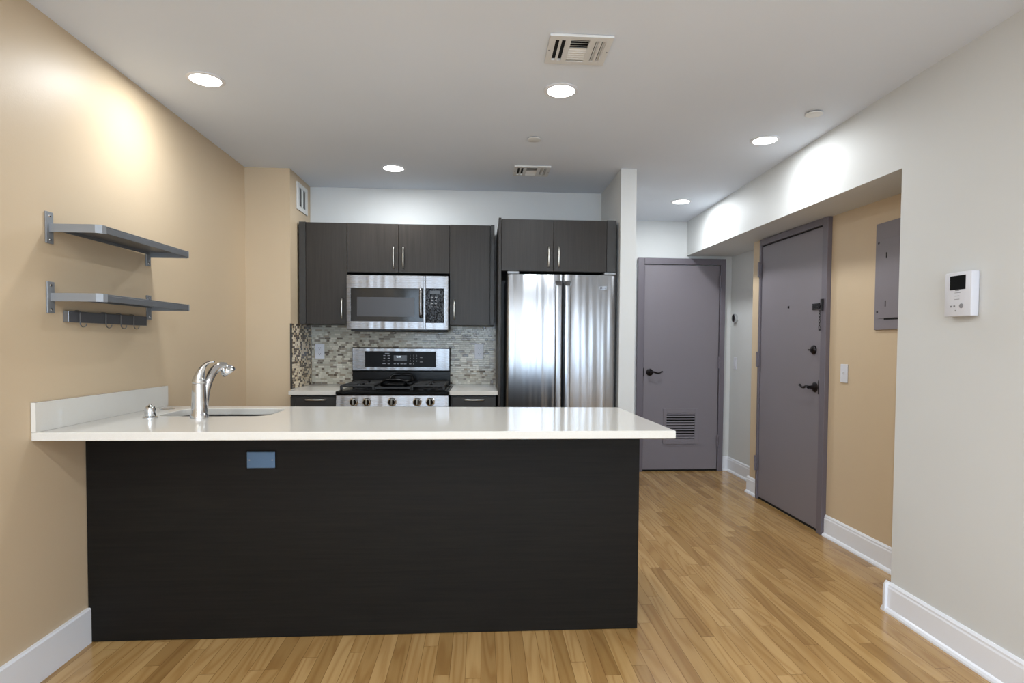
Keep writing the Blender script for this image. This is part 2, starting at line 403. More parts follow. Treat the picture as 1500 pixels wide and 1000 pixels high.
# end-of-hall door
d1 = root('door_1', (1.93, 5.616, 0), kind='structure')
g = G()
g.box(1.49, 1.552, 5.575, 5.614, 0, 2.067, .003); g.box(2.303, 2.352, 5.575, 5.614, 0, 2.067, .003); g.box(1.552, 2.303, 5.575, 5.614, 2.008, 2.067, .003)
g.box(1.552, 1.56, 5.590, 5.614, 0, 2.008)
build('door_frame', g, FRAMEP, d1)
g = G(); g.box(1.56, 2.298, 5.592, 5.614, .018, 2.002, .002); leaf = build('door_leaf', g, DOORP, d1)
g = G(); g.box(1.552, 2.303, 5.597, 5.614, .001, .017); build('door_gap', g, DARK, d1, 'dark gap under the door')
g = G()
X0, X1, Z0, Z1 = 1.756, 2.106, .268, .612
for b in ((X0, X0+.034, Z0, Z1), (X1-.034, X1, Z0, Z1), (X0+.034, X1-.034, Z1-.04, Z1), (X0+.034, X1-.034, Z0, Z0+.05)):
    g.box(b[0], b[1], 5.580, 5.594, b[2], b[3], .002)
lv = build('louver_grille', g, DOORP, leaf)
g = G(); g.box(X0+.03, X1-.03, 5.5885, 5.5915, Z0+.045, Z1-.035); build('louver_backing', g, DARK, leaf)
g = G()
for k in range(10):
    z = Z0+.062+k*.0258
    g.hexa([(X0+.034, 5.5885, z+.006), (X1-.034, 5.5885, z+.006), (X1-.034, 5.579, z-.004), (X0+.034, 5.579, z-.004)],
           [(X0+.034, 5.5885, z+.0085), (X1-.034, 5.5885, z+.0085), (X1-.034, 5.579, z-.0015), (X0+.034, 5.579, z-.0015)])
build('louver_slats', g, DOORP, leaf)
lever(leaf, (1.618, 5.592, .967), (0, -1, 0), (1, 0, 0), 'black rose and lever')
for z in (1.85, 1.065, .30):
    g = G(); g.tube([(2.301, 5.572, z-.06), (2.301, 5.572, z+.06)], .007, 12, 1); g.box(2.285, 2.318, 5.5735, 5.576, z-.055, z+.055); build('hinge', g, FRAMEP, d1, smooth=40)
g = G(); g.box(1.5525, 1.5595, 5.5735, 5.590, .93, 1.01); build('strike_plate', g, BRONZE, d1)
# entry door in the tan wall
d2 = root('door_2', (2.246, 4.13, 0), kind='structure')
FX = 2.215
g = G()
g.box(FX, 2.2475, 3.668, 3.727, 0, 2.075, .003); g.box(FX, 2.2435, 4.575, 4.603, 0, 2.078, .003); g.box(FX, 2.243, 3.727, 4.575, 2.030, 2.075, .003)
build('door_frame', g, FRAMEP, d2)
g = G(); g.box(2.226, 2.243, 3.735, 4.570, .02, 2.020, .002); leaf = build('door_leaf', g, DOORP, d2)
g = G(); g.box(2.232, 2.243, 3.727, 4.575, 2.0205, 2.0295); g.box(2.232, 2.243, 3.727, 4.575, .001, .019); build('door_gap', g, DARK, d2, 'dark gap around the door')
lever(leaf, (2.226, 3.792, .962), (-1, 0, 0), (0, 1, 0), 'black rose and lever')
g = G(); g.lathe([(0, 0), (.031, 0), (.031, .006), (.024, .016), (.018, .02), (0, .02)], (2.226, 3.812, 1.212), '-x'); dbt = build('deadbolt', g, BRONZE, leaf, 'black round deadbolt', smooth=40)
g = G(); g.box(2.188, 2.206, 3.795, 3.829, 1.206, 1.218, .004); build('thumb_turn', g, BRONZE, dbt)
g = G(); g.lathe([(0, 0), (.009, 0), (.008, .004), (0, .004)], (2.226, 4.154, 1.517), '-x', 16); build('peephole', g, BRONZE, leaf, smooth=40)
g = G(); g.box(2.218, 2.226, 3.757, 3.838, 1.480, 1.490, .001); g.box(2.218, 2.226, 3.757, 3.838, 1.512, 1.522, .001); g.box(2.222, 2.226, 3.757, 3.838, 1.49, 1.512); g.box(2.217, 2.223, 3.757, 3.838, 1.499, 1.503)
build('chain_track', g, BRONZE, leaf, 'black slotted track of the door chain')
g = G(); g.box(2.203, 2.215, 3.694, 3.716, 1.47, 1.545, .002); g.box(2.197, 2.208, 3.712, 3.735, 1.492, 1.508, .002); an = build('chain_anchor', g, BRONZE, d2)
g = G(); z = 1.497
for k in range(8):
    n = 10; a = k % 2
    pts = [(2.205+(.005*math.cos(2*PI*i/n) if a else 0), 3.722+(0 if a else .006*math.cos(2*PI*i/n)), z+.013*math.sin(2*PI*i/n)) for i in range(n+1)]
    g.tube(pts, .0018, 6, 1); z -= .0195
g.lathe([(0, 0), (.007, 0), (.007, .006), (0, .006)], (2.209, 3.722, z+.004), '-x', 12)
build('chain', g, BRONZE, an, 'hanging black link chain', smooth=40)
g = G(); g.box(2.2125, 2.2155, 3.729, 3.7345, .92, 1.01); build('strike_plate', g, BRONZE, d2)
for z in (1.84, 1.125, .29):
    g = G(); g.tube([(2.206, 4.588, z-.06), (2.206, 4.588, z+.06)], .009, 12, 1); g.box(2.209, 2.2155, 4.566, 4.603, z-.055, z+.055, .001); build('hinge', g, FRAMEP, d2, smooth=40)

# ------------------------------------------------------------------ island
isl = root('island_cabinet', (-.47, 2.78, 0), 'dark espresso kitchen peninsula base under the white stone worktop', 'cabinet')
g = G(); g.box(-1.615, .683, 2.494, 2.513, .002, .882, .0015); build('back_panel', g, ESPH, isl)
g = G(); g.box(.664, .683, 2.514, 2.970, .002, .882, .001); build('end_panel', g, ESPH, isl)
g = G(); g.box(-1.60, .663, 2.514, 2.972, .10, .118); build('carcass', g, ESPD, isl)
for k in range(4):
    a = -1.595+k*.565
    g = G(); g.box(a, a+.56, 2.975, 2.993, .12, .868, .0015); d = build('cabinet_door', g, ESP, isl)
    g = G(); hx = a+.5
    g.tube([(hx, 2.993, .62), (hx, 3.011, .635), (hx, 3.015, .70), (hx, 3.011, .765), (hx, 2.993, .78)], .005, 8); build('handle', g, STH, d, smooth=50)
g = G(); g.box(-1.60, .663, 2.92, 2.935, .002, .099); build('toe_kick', g, ESPD, isl)
# worktop with a sink cut-out
def rrect(x0, x1, y0, y1, r, n=6):
    P = []
    for cx, cy, a in ((x1-r, y1-r, 0), (x0+r, y1-r, PI/2), (x0+r, y0+r, PI), (x1-r, y0+r, 1.5*PI)):
        for i in range(n+1): t = a+PI/2*i/n; P.append((cx+r*math.cos(t), cy+r*math.sin(t)))
    return P
SX0, SX1, SY0, SY1 = -1.44, -.955, 2.668, 2.965
hole = rrect(SX0, SX1, SY0, SY1, .07)
def slab(outer, hole, z0, z1, bev=0.003):
    b = bmesh.new()
    vo = [b.verts.new((x, y, z1)) for x, y in outer]; vh = [b.verts.new((x, y, z1)) for x, y in hole] if hole else []
    es = [b.edges.new((vo[i], vo[(i+1) % len(vo)])) for i in range(len(vo))]+[b.edges.new((vh[i], vh[(i+1) % len(vh)])) for i in range(len(vh))]
    bmesh.ops.triangle_fill(b, use_beauty=True, use_dissolve=False, edges=es)
    top = b.faces[:]
    r = bmesh.ops.extrude_face_region(b, geom=top)
    for v in [q for q in r['geom'] if isinstance(q, bmesh.types.BMVert)]: v.co.z = z0
    bmesh.ops.recalc_face_normals(b, faces=b.faces[:])
    ed = [e for e in b.edges if len(e.link_faces) == 2 and e.calc_face_angle(0) > 1.2]
    if bev: bmesh.ops.bevel(b, geom=ed, offset=bev, segments=2, profile=.5, affect='EDGES')
    return b
ctop = root('worktop', (-.45, 2.6, .883), 'long white quartz worktop on the dark peninsula, with sink cut-out', 'countertop')
g = G(); g.add(slab([(left_x(2.2)+.001, 2.205), (.745, 2.205), (.706, 3.012), (left_x(3.08)+.001, 3.078)], hole, .883, .914)); build('slab', g, QTZ, ctop)
g = G(); g.hexa([(left_x(2.19)+.0015, 2.2055, .9145), (left_x(2.19)+.018, 2.2055, .9145), (left_x(3.1)+.021, 3.105, .9145), (left_x(3.1)+.0015, 3.105, .9145)],
                [(left_x(2.19)+.0015, 2.2055, 1.021), (left_x(2.19)+.018, 2.2055, 1.021), (left_x(3.1)+.021, 3.105, 1.015), (left_x(3.1)+.0015, 3.105, 1.015)])
build('upstand', g, QTZ, ctop)
# undermount sink
g = G(); b = bmesh.new()
L1 = rrect(SX0-.006, SX1+.006, SY0-.006, SY1+.006, .075); L2 = rrect(SX0+.01, SX1-.01, SY0+.01, SY1-.01, .06); L3 = rrect(SX0+.05, SX1-.05, SY0+.05, SY1-.05, .03)
L0 = rrect(SX0-.03, SX1+.03, SY0-.03, SY1+.03, .09)
ls = [(L0, .8815), (L1, .8815), (L1, .872), (L2, .70), (L3, .685)]
R = [[b.verts.new((x, y, z)) for x, y in P] for P, z in ls]
for A, B in zip(R, R[1:]):
    n = len(A)
    for i in range(n): b.faces.new((A[i], A[(i+1) % n], B[(i+1) % n], B[i]))
b.faces.new(R[-1]); bmesh.ops.recalc_face_normals(b, faces=b.faces[:]); g.add(b)
sink = root('kitchen_sink', (-1.2, 2.82, .69), 'undermount stainless sink bowl set into the white worktop', 'sink')
build('bowl', g, STL, sink, smooth=40)
g = G(); g.lathe([(0, .001), (.02, .001), (.03, .004), (.042, .003), (.042, 0)], (-1.2, 2.82, .6855)); build('drain', g, CHR, sink, smooth=40)
# tap
tap = root('kitchen_tap', (-1.216, 2.605, .914), 'chrome single-lever kitchen tap with curved pull-out spout, standing before the sink', 'tap')
c = (-1.216, 2.605, .9142)
g = G(); g.lathe([(0, 0), (.036, 0), (.036, .010), (.033, .018), (.0305, .022), (.0295, .06), (.027, .14), (.0265, .148), (.0255, .149), (.0265, .151), (.0265, .165), (.024, .170), (0, .170)], c)
build('tap_body', g, CHR, tap, smooth=35)
g = G(); g.tube([(-1.205, 2.618, .935), (-1.202, 2.622, .985), (-1.199, 2.632, 1.035), (-1.192, 2.645, 1.077), (-1.183, 2.668, 1.112), (-1.168, 2.695, 1.133), (-1.152, 2.714, 1.131)],
              [.017, .0175, .0175, .0175, .0185, .0195, .0205], 18); sp = build('spout', g, CHR, tap, smooth=60)
g = G(); M = Matrix.Translation((-1.151, 2.712, 1.126)) @ Matrix.Rotation(math.radians(148), 4, 'Y') @ Matrix.Rotation(math.radians(-16), 4, 'X') @ Matrix.Scale(1.15, 4)
b2 = G(); b2.lathe([(0, -.012), (.012, -.010), (.022, 0), (.027, .012), (.0275, .022), (.024, .026), (.012, .024), (0, .024)]); me = bpy.data.meshes.new('q'); b2.bm.to_mesh(me); b2.bm.free()
q = bmesh.new(); q.from_mesh(me); g.add(q, M); build('spray_head', g, CHR, sp, smooth=50)
g = G(); g.tube([(-1.216, 2.605, 1.078), (-1.214, 2.605, 1.092), (-1.205, 2.602, 1.117), (-1.190, 2.60, 1.140), (-1.171, 2.598, 1.154), (-1.148, 2.596, 1.158)],
              [(.0255, .0255), (.024, .022), (.018, .015), (.013, .009), (.011, .006), (.006, .004)], 18); build('lever_handle', g, CHR, tap, smooth=60)
# soap / air-gap dome
gap = root('air_gap_cap', (-1.421, 2.608, .914), 'small chrome dome cap on a round flange, left of the tap', 'air gap')
c = (-1.421, 2.608, .9142)
g = G(); g.lathe([(0, 0), (.029, 0), (.029, .004), (.022, .008), (.019, .009), (0, .009)], c); build('flange', g, CHR, gap, smooth=40)
g = G(); g.lathe([(0, .009), (.0205, .009), (.0215, .030), (.0205, .042), (.015, .052), (.007, .056), (.005, .062), (0, .063)], c); build('cap', g, CHR, gap, smooth=40)
g = G(); g.lathe([(.026, 0), (.028, .0015), (.030, .002), (.032, .0015), (.034, 0)], (-1.528, 2.955, .9143))
o = build('chrome_ring', g, CHR, None, smooth=40, org=(-1.528, 2.955, .9143)); tag(o, 'thin chrome ring lying on the worktop between the tap and the left wall', 'ring')
# blank steel plate on the peninsula front
pl = root('blank_cover_plate', (-.915, 2.494, .754), 'blank steel outlet cover plate on the dark peninsula front, tinted blue', 'cover plate')
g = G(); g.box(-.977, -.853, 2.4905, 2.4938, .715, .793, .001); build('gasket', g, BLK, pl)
g = G(); g.box(-.972, -.858, 2.4855, 2.4904, .720, .788, .002); build('plate', g, Mat('blue_tinted_steel', lin(86, 112, 142), .3, .75).m, pl)  # even blue tint set in the plate's base colour
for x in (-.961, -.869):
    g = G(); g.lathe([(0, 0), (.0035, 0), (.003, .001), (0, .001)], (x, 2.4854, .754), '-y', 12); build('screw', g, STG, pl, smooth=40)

# ------------------------------------------------------------------ kitchen base run
def bar_handle(parent, p0, p1, out, r=.0052):
    p0, p1, out = Vector(p0), Vector(p1), Vector(out); d = p1-p0
    g = G(); g.tube([p0, p0+out*.65+d*.06, p0+out+d*.3, p0+out*1.08+d*.5, p0+out+d*.7, p1+out*.65-d*.06, p1], [r*.8, r, r*1.05, r*1.1, r*1.05, r, r*.8], 10)
    return build('handle', g, STH, parent, smooth=50)
def base_unit(x0, x1, lab, fx0):
    r = root('base_cabinet', ((x0+x1)/2, 4.3, 0), lab, 'cabinet')
    g = G(); g.box(x0, x1, 4.047, 4.648, .10, .884); g.box(x0, x1, 4.10, 4.648, .002, .10); build('carcass', g, ESPD, r)
    if fx0 > x0+.001:
        g = G(); g.box(x0, fx0-.002, 4.030, 4.046, .10, .872, .001); build('filler_strip', g, ESPD, r)
    g = G(); g.box(fx0, x1-.002, 4.026, 4.046, .745, .872, .0015); d = build('drawer', g, ESPD, r)
    cx = (fx0+x1)/2
    bar_handle(d, (cx-.068, 4.026, .853), (cx+.068, 4.026, .853), (0, -.022, 0))
    g = G(); g.box(fx0, x1-.002, 4.026, 4.046, .105, .740, .0015); d = build('cabinet_door', g, ESPD, r)
    bar_handle(d, (x1-.04, 4.026, .56), (x1-.04, 4.026, .70), (0, -.022, 0))
    return r
base_unit(-1.287, -.985, 'dark base cabinet with a drawer under the worktop left of the range', -1.252)
base_unit(-.215, .094, 'dark base cabinet with a drawer under the worktop between range and fridge', -.205)
g = G(); g.prism([(-1.293, 4.008), (-.979, 4.008), (-.979, 4.643), (-1.3275, 4.643), (-1.3275, 4.170), (-1.293, 4.170)], .886, .914, 'z', .002)
o = build('worktop', g, QTZ, None, org=(-1.13, 4.3, .886)); tag(o, 'short white quartz worktop left of the range', 'countertop')
g = G(); g.box(-.222, .106, 4.008, 4.643, .886, .914, .002)
o = build('worktop', g, QTZ, None, org=(-.06, 4.3, .886)); tag(o, 'short white quartz worktop between the range and the fridge', 'countertop')
# mosaic
bs = root('mosaic_backsplash', (-.6, 4.65, .914), 'grey and taupe glass mosaic backsplash on the back wall behind the range', 'backsplash')
g = G(); g.box(-1.318, .104, 4.645, 4.6538, .9145, 1.40)
t = build('tile_sheet', g, TILE, bs)
b2_ = root('mosaic_backsplash', (-1.325, 4.4, .914), 'brown and cream mosaic strip on the side of the tan column', 'backsplash')
g = G(); g.box(-1.3285, -1.3195, 4.168, 4.6445, .9145, 1.368); build('tile_sheet', g, TILE2, b2_)
g = G(); g.box(-1.3285, -1.3175, 4.160, 4.1678, .9145, 1.368); build('edge_strip', g, ESPD, b2_, 'dark edge strip')
def outlet(x0, x1, z0, z1, lab):
    r = root('wall_outlet', ((x0+x1)/2, 4.643, (z0+z1)/2), lab, 'outlet')
    g = G(); g.box(x0, x1, 4.6385, 4.6446, z0, z1, .0025); p = build('cover_plate', g, PLAST, r)
    cx, cz = (x0+x1)/2, (z0+z1)/2
    for s in (-1, 1):
        g = G(); g.box(cx-.0165, cx+.0165, 4.6368, 4.6388, cz+s*.0225-.0135, cz+s*.0225+.0135, .004); k = build('socket', g, PLAST, r)
        g = G(); z = cz+s*.0225
        g.box(cx-.008, cx-.0055, 4.6364, 4.6369, z-.001, z+.008); g.box(cx+.0055, cx+.008, 4.6364, 4.6369, z-.001, z+.007); g.lathe([(0, 0), (.0026, 0), (.0026, .0004), (0, .0004)], (cx, 4.6368, z-.007), '-y', 10)
        build('slots', g, DARK, k)
outlet(-1.292, -1.222, 1.112, 1.227, 'white double outlet on the mosaic left of the range')
outlet(-.060, .010, 1.117, 1.232, 'white double outlet on the mosaic between range and fridge')

# ------------------------------------------------------------------ wall cabinets
def upper(name, x0, x1, z0, z1, y, yb, lab, doors, fill=None, side=None, top=None):
    r = root(name, ((x0+x1)/2, y+.15, z0), lab, 'cabinet')
    g = G(); g.box(x0, x1, y+.021, yb, z0, z1); build('carcass', g, ESPD, r)
    for a, b, hx, hz0, hz1 in doors:
        g = G(); g.box(a+.0014, b-.0014, y, y+.020, z0+.001, z1-.001, .0012); d = build('cabinet_door', g, ESP, r)
        bar_handle(d, (hx, y, hz0), (hx, y, hz1), (0, -.024, 0))
    if fill:
        g = G(); g.box(fill[0], fill[1], y+.004, y+.020, z0+.002, z1+.004, .001); build('filler_strip', g, ESPD, r)
    return r
CY = 4.32
upper('wall_cabinet', -1.315, -.976, 1.371, 2.098, CY, 4.643, 'tall single-door dark wall cabinet left of the microwave', [(-1.266, -.976, -1.009, 1.410, 1.556)], (-1.315, -1.268))
upper('wall_cabinet', -.9755, -.2405, 1.745, 2.098, CY, 4.65, 'short two-door dark wall cabinet above the microwave', [(-.9755, -.609, -.643, 1.778, 1.930), (-.609, -.2405, -.573, 1.778, 1.930)])
upper('wall_cabinet', -.240, .085, 1.371, 2.100, CY, 4.643, 'tall single-door dark wall cabinet right of the microwave', [(-.240, .054, -.206, 1.410, 1.556)], (.0555, .085))
fc = upper('wall_cabinet', .1265, .917, 1.735, 2.088, 4.02, 4.65, 'deep two-door dark cabinet above the refrigerator', [(.1265, .483, .449, 1.766, 1.905), (.483, .852, .518, 1.766, 1.905)], (.854, .917))
g = G(); g.box(.107, .1255, 4.015, 4.642, .002, 2.094, .001)
o = build('refrigerator_side_panel', g, ESP, None, org=(.116, 4.3, 0)); tag(o, 'tall dark upright panel between the wall cabinets and the refrigerator', 'panel')

# ------------------------------------------------------------------ microwave
MY = 4.27
mw = root('microwave', (-.607, 4.45, 1.34), 'stainless over-the-range microwave above the gas range', 'microwave')
g = G(); g.box(-.966, -.249, MY+.022, 4.63, 1.345, 1.725, .003); build('body', g, BLKM, mw)
g = G(); g.box(-.945, -.265, MY+.03, 4.55, 1.322, 1.346, .003); build('underside_vent', g, BLKM, mw)
def frame_plate(x0, x1, z0, z1, hx0, hx1, hz0, hz1, ya, yb):
    g = G()
    g.box(x0, hx0, ya, yb, z0, z1, .002); g.box(hx1, x1, ya, yb, z0, z1, .002); g.box(hx0-.0015, hx1+.0015, ya, yb, hz1, z1, .002); g.box(hx0-.0015, hx1+.0015, ya, yb, z0, hz0, .002); return g
g = frame_plate(-.968, -.4095, 1.335, 1.721, -.940, -.425, 1.392, 1.628, MY, MY+.021); md = build('microwave_door', g, STL, mw)
g = G(); g.box(-.941, -.424, MY+.004, MY+.02, 1.391, 1.629); build('door_glass', g, GLASSK, md, 'black door glass')
g = G(); g.box(-.896, -.489, MY+.0025, MY+.004, 1.426, 1.564, .001); build('viewing_window', g, Mat('smoked_mesh', lin(66, 67, 71), .2, spec=.3).m, md, 'smoked grey viewing window')
g = frame_plate(-.4085, -.247, 1.335, 1.721, -.4078, -.279, 1.385, 1.630, MY, MY+.021); cp = build('control_panel', g, STL, mw)
g = G(); g.box(-.4075, -.2785, MY+.003, MY+.02, 1.384, 1.631)
g.box(-.424, -.4095, MY+.0035, MY+.02, 1.384, 1.629); build('control_glass', g, FILM, cp, 'black keypad under crinkled protective film')
g = G(); g.box(-.378, -.304, MY+.0015, MY+.003, 1.589, 1.615); build('clock_display', g, DISP, cp, 'pale clock display')
rr = random.Random(3)
g = G()
for i in range(2):
    for k in range(4):
        x = -.372+i*.029; z = 1.566-k*.023
        g = G(); g.box(x, x+.014+rr.random()*.006, MY+.0018, MY+.003, z, z+.004); build('key_marking', g, MARK, cp)
g = G(); g.tube([(-.4415, MY-.0, 1.628), (-.4415, MY-.022, 1.618), (-.4415, MY-.028, 1.585), (-.4415, MY-.030, 1.527), (-.4415, MY-.028, 1.47), (-.4415, MY-.022, 1.432), (-.4415, MY-.0, 1.424)], [(.0115, .008)]*7, 14)
build('handle', g, STL, md, smooth=60)
g = G(); g.tube([(-.611+.0135*math.cos(2*PI*i/24), MY-.0006, 1.678+.0135*math.sin(2*PI*i/24)) for i in range(25)], .0011, 6, 1)
lg_ = build('logo_badge', g, STG, md, 'round embossed maker badge')
text('monogram', 'GE', .0135, STG, lg_, (-.611, MY-.0004, 1.678), (PI/2, 0, 0), .0004)

# ------------------------------------------------------------------ gas range
rg = root('gas_range', (-.607, 4.3, 0), 'stainless gas range with five knobs and black cooktop between the short worktops', 'range')
RX0, RX1 = -.975, -.228
g = G(); g.box(RX0, RX1, 4.02, 4.63, .02, .886, .002); g.box(RX0+.03, RX1-.03, 4.06, 4.60, .002, .03); build('body', g, STG, rg)
g = G(); g.prism([(4.018, .80), (3.985, .80), (3.978, .81), (3.990, .884), (4.018, .888)], RX0, RX1, 'x', .001); pn = build('control_panel', g, STL, rg)
g = G(); g.box(RX0, RX1, 3.99, 4.018, .18, .785, .006); dr = build('oven_door', g, STL, rg)
g = G(); g.box(-.86, -.35, 3.987, 3.9905, .35, .62, .003); build('oven_window', g, GLASSK, dr)
g = G(); g.tube([(-.93, 3.99, .72), (-.92, 3.95, .725), (-.90, 3.938, .727), (-.31, 3.938, .727), (-.29, 3.95, .725), (-.28, 3.99, .72)], .012, 14, 2); build('handle', g, STH, dr, smooth=50)
for kx in (-.857, -.770, -.604, -.436, -.349):
    M = Matrix.Translation((kx, 3.983, .843)) @ Matrix.Rotation(math.radians(8), 4, 'X')
    g = G(); g.lathe([(0, 0), (.030, 0), (.030, .004), (.0255, .008), (.0245, .024), (.021, .027), (0, .027)], (kx, 3.983, .843), '-y', 28)
    kb = build('control_knob', g, CHR, rg, smooth=35)
    g = G(); g.box(kx-.0045, kx+.0045, 3.9465, 3.957, .824, .864, .003); build('grip', g, STH, kb)
# cooktop
g = G(); g.box(RX0-.002, RX1+.002, 3.975, 4.53, .8885, .914, .006); g.box(RX0+.02, RX1-.02, 4.0, 4.50, .914, .918, .002); ck = build('cooktop', g, BLK, rg)
def grate(x0, x1, y0, y1, z, mt=BLKM):
    g = G(); t = .011; h = .022
    for y in (y0, y1): g.box(x0, x1, y-t/2, y+t/2, z-h*.6, z, .003)
    for x in (x0, x1): g.box(x-t/2, x+t/2, y0, y1, z-h*.6, z, .003)
    cx = (x0+x1)/2
    for yy in (y0+(y1-y0)*.27, y0+(y1-y0)*.73):
        g.box(x0, cx-.025, yy-t/2, yy+t/2, z-.012, z+.002, .003); g.box(cx+.025, x1, yy-t/2, yy+t/2, z-.012, z+.002, .003)
        g.box(cx-t/2, cx+t/2, yy-.10, yy-.028, z-.012, z+.002, .003); g.box(cx-t/2, cx+t/2, yy+.028, yy+.10, z-.012, z+.002, .003)
    g.box(x0, x1, (y0+y1)/2-t/2, (y0+y1)/2+t/2, z-.012, z, .003)
    for x in (x0, x1):
        for y in (y0, y1): g.box(x-.008, x+.008, y-.008, y+.008, .9182, z-.004, .003)
    return g
for x0, x1 in ((-.948, -.735), (-.474, -.262)):
    build('grate', grate(x0, x1, 4.02, 4.47, .953), BLKM, ck)
    for yy in (4.14, 4.35):
        g = G(); g.lathe([(0, 0), (.045, 0), (.045, .006), (.03, .008), (.032, .018), (.028, .021), (0, .021)], ((x0+x1)/2, yy, .9182)); build('burner', g, BLKM, ck, smooth=35)
g = G()
for x in (-.722, -.487): g.box(x-.006, x+.006, 4.02, 4.47, .9185, .940, .003)
for y in (4.02, 4.12, 4.245, 4.37, 4.47): g.box(-.722, -.487, y-.005, y+.005, .926, .940, .003)
build('grate', g, BLKM, ck)
g = G(); g.lathe([(0, 0), (.035, 0), (.03, .007), (0, .007)], (-.604, 4.245, .9182)); build('burner', g, BLKM, ck, smooth=35)
# oval griddle lying on the middle grate
gd = root('griddle_plate', (-.595, 4.25, .941), 'black cast iron griddle with an arched handle on the middle of the cooktop', 'griddle')
P = rrect(-.700, -.505, 4.06, 4.46, .06)
g = G(); g.prism(P, .9405, .9475, 'z', .002)
for i in range(len(P)):
    pass
g.tube([(x, y, .951) for x, y in P]+[(P[0][0], P[0][1], .951)], .0065, 8, 1); build('plate', g, BLK, gd, smooth=40)
g = G(); g.tube([(-.690, 4.075, .948), (-.683, 4.06, .965), (-.662, 4.05, .981), (-.63, 4.047, .985), (-.57, 4.047, .985), (-.541, 4.05, .981), (-.522, 4.06, .965), (-.515, 4.075, .948)], .0075, 12); build('handle', g, BLK, gd, smooth=50)
g = G(); g.tube([(-.690, 4.44, .948), (-.68, 4.455, .985), (-.65, 4.46, 1.0), (-.56, 4.46, 1.0), (-.525, 4.455, .985), (-.515, 4.44, .948)], .009, 12); build('handle', g, BLK, gd, smooth=50)
# backguard
BY = 4.55
g = G(); g.box(RX0-.016, RX1-.02, BY+.012, 4.63, .9145, 1.020, .002); bk = build('backguard', g, BLK, rg)
g = G(); g.box(-.994, -.2465, BY+.004, 4.62, 1.0195, 1.203, .007); build('backguard_casing', g, BLK, bk)
g = G(); g.box(-.990, -.2505, BY-.004, BY+.006, 1.025, 1.198, .004); sf = build('backguard_fascia', g, STL, bk)
g = G(); g.box(-.893, -.356, BY-.0065, BY-.0035, 1.051, 1.172, .001); cg = build('touch_panel', g, Mat('range_glass', lin(20, 21, 23), .3, spec=.08).m, bk, 'black touch control panel')
def rp(px, py): return (-.990+(px-516.5)*(.7395/141.5), 1.198-(py-509.8)*(.173/33.2))
g = G(); a = rp(576.5, 520.5); b_ = rp(595.5, 528.5); g.box(a[0], b_[0], BY-.0072, BY-.0064, b_[1], a[1]); build('clock_display', g, DISP, cg)
text('clock_digits', '12:00', .016, LEDM, cg, (rp(583.5, 0)[0], BY-.0075, rp(0, 522.6)[1]), (PI/2, 0, 0))
keys = [('1', 600.5, 520.8), ('2', 605.3, 520.8), ('3', 609.8, 520.8), ('4', 600.5, 525), ('5', 605.3, 525), ('6', 609.8, 525), ('7', 600.5, 529), ('8', 605.3, 529), ('9', 609.8, 529), ('0', 605.3, 533)]
for s_, px, py in keys:
    q = rp(px, py); text('keypad_digit', s_, .0135, MARK, cg, (q[0], BY-.0068, q[1]), (PI/2, 0, 0))
g = G()
for px, py, w in [(563, 520.8, 3), (569.5, 520.8, 4), (563, 524.7, 2.6), (569.5, 524.7, 3.4), (562.5, 528.6, 3), (569.5, 528.6, 3.6), (562.5, 532.8, 4.6), (569.5, 533, 3.4), (578, 533, 3), (582.7, 533, 3), (588, 533, 3.4), (593, 533, 3.8), (600.5, 533, 3.2),
                  (616.5, 523.7, 3.4), (616.5, 530, 3.8), (567, 517.7, 6.5)]:
    q = rp(px, py); ww = w*.0052/2
    g = G(); g.box(q[0]-ww, q[0]+ww, BY-.0070, BY-.0064, q[1]-.0019, q[1]+.0019); build('key_marking', g, MARK, cg)

# ------------------------------------------------------------------ refrigerator
rf = root('refrigerator', (.54, 4.3, 0), 'stainless french-door refrigerator beside the white divider wall', 'refrigerator')
FX0, FX1, FM = .163, .918, .5465
g = G(); g.box(FX0+.006, FX1-.006, 4.07, 4.63, .03, 1.705, .006); build('body', g, STG, rf)
g = G(); g.box(FX0+.02, FX1-.02, 4.06, 4.55, .002, .05); build('plinth', g, BLKM, rf)
def fdoor(x0, x1, z0, z1, name, side):
    """bowed door: outer edge rounded, face gently convex over both doors"""
    pts = []; N = 28
    for i in range(N+1):
        x = x0+(x1-x0)*i/N; u = (x-(FX0+FX1)/2)/((FX1-FX0)/2)
        pts.append((x, 3.992+.012*abs(u)**7+.010*u*u))
    pts[0] = (x0, pts[0][1]+.010); pts[-1] = (x1, pts[-1][1]+.010)
    pts = [(x0, 4.066)]+pts+[(x1, 4.066)]
    g = G(); g.prism(pts, z0, z1, 'z', .0015); return build(name, g, STF, rf, smooth=30)
dl = fdoor(FX0, FM-.0045, .70, 1.712, 'refrigerator_door', -1); drr = fdoor(FM+.0045, FX1, .70, 1.712, 'refrigerator_door', 1)
fz = fdoor(FX0, FX1, .07, .685, 'freezer_drawer', 0)
g = G(); g.box(FM-.0042, FM+.0042, 4.01, 4.066, .70, 1.706); build('door_seal', g, DARK, rf)
def fhandle(par, xa, xb):
    g = G(); w = xb-xa
    # vertical raised grip with sloping ends
    lo = [(xa-.006, 3.9925, .715), (xb+.006, 3.9925, .715), (xb+.006, 3.9925, 1.672), (xa-.006, 3.9925, 1.672)]
    hi = [(xa, 3.962, .74), (xb, 3.962, .74), (xb, 3.962, 1.635), (xa, 3.962, 1.635)]
    g.hexa([(p[0], 3.9955, p[2]) for p in lo], hi); bmesh.ops.bevel(g.bm, geom=g.bm.edges[:], offset=.005, segments=3, profile=.5, affect='EDGES')
    return build('handle', g, STF, par, smooth=50)
fhandle(dl, .497, .5355); fhandle(drr, .558, .5965)
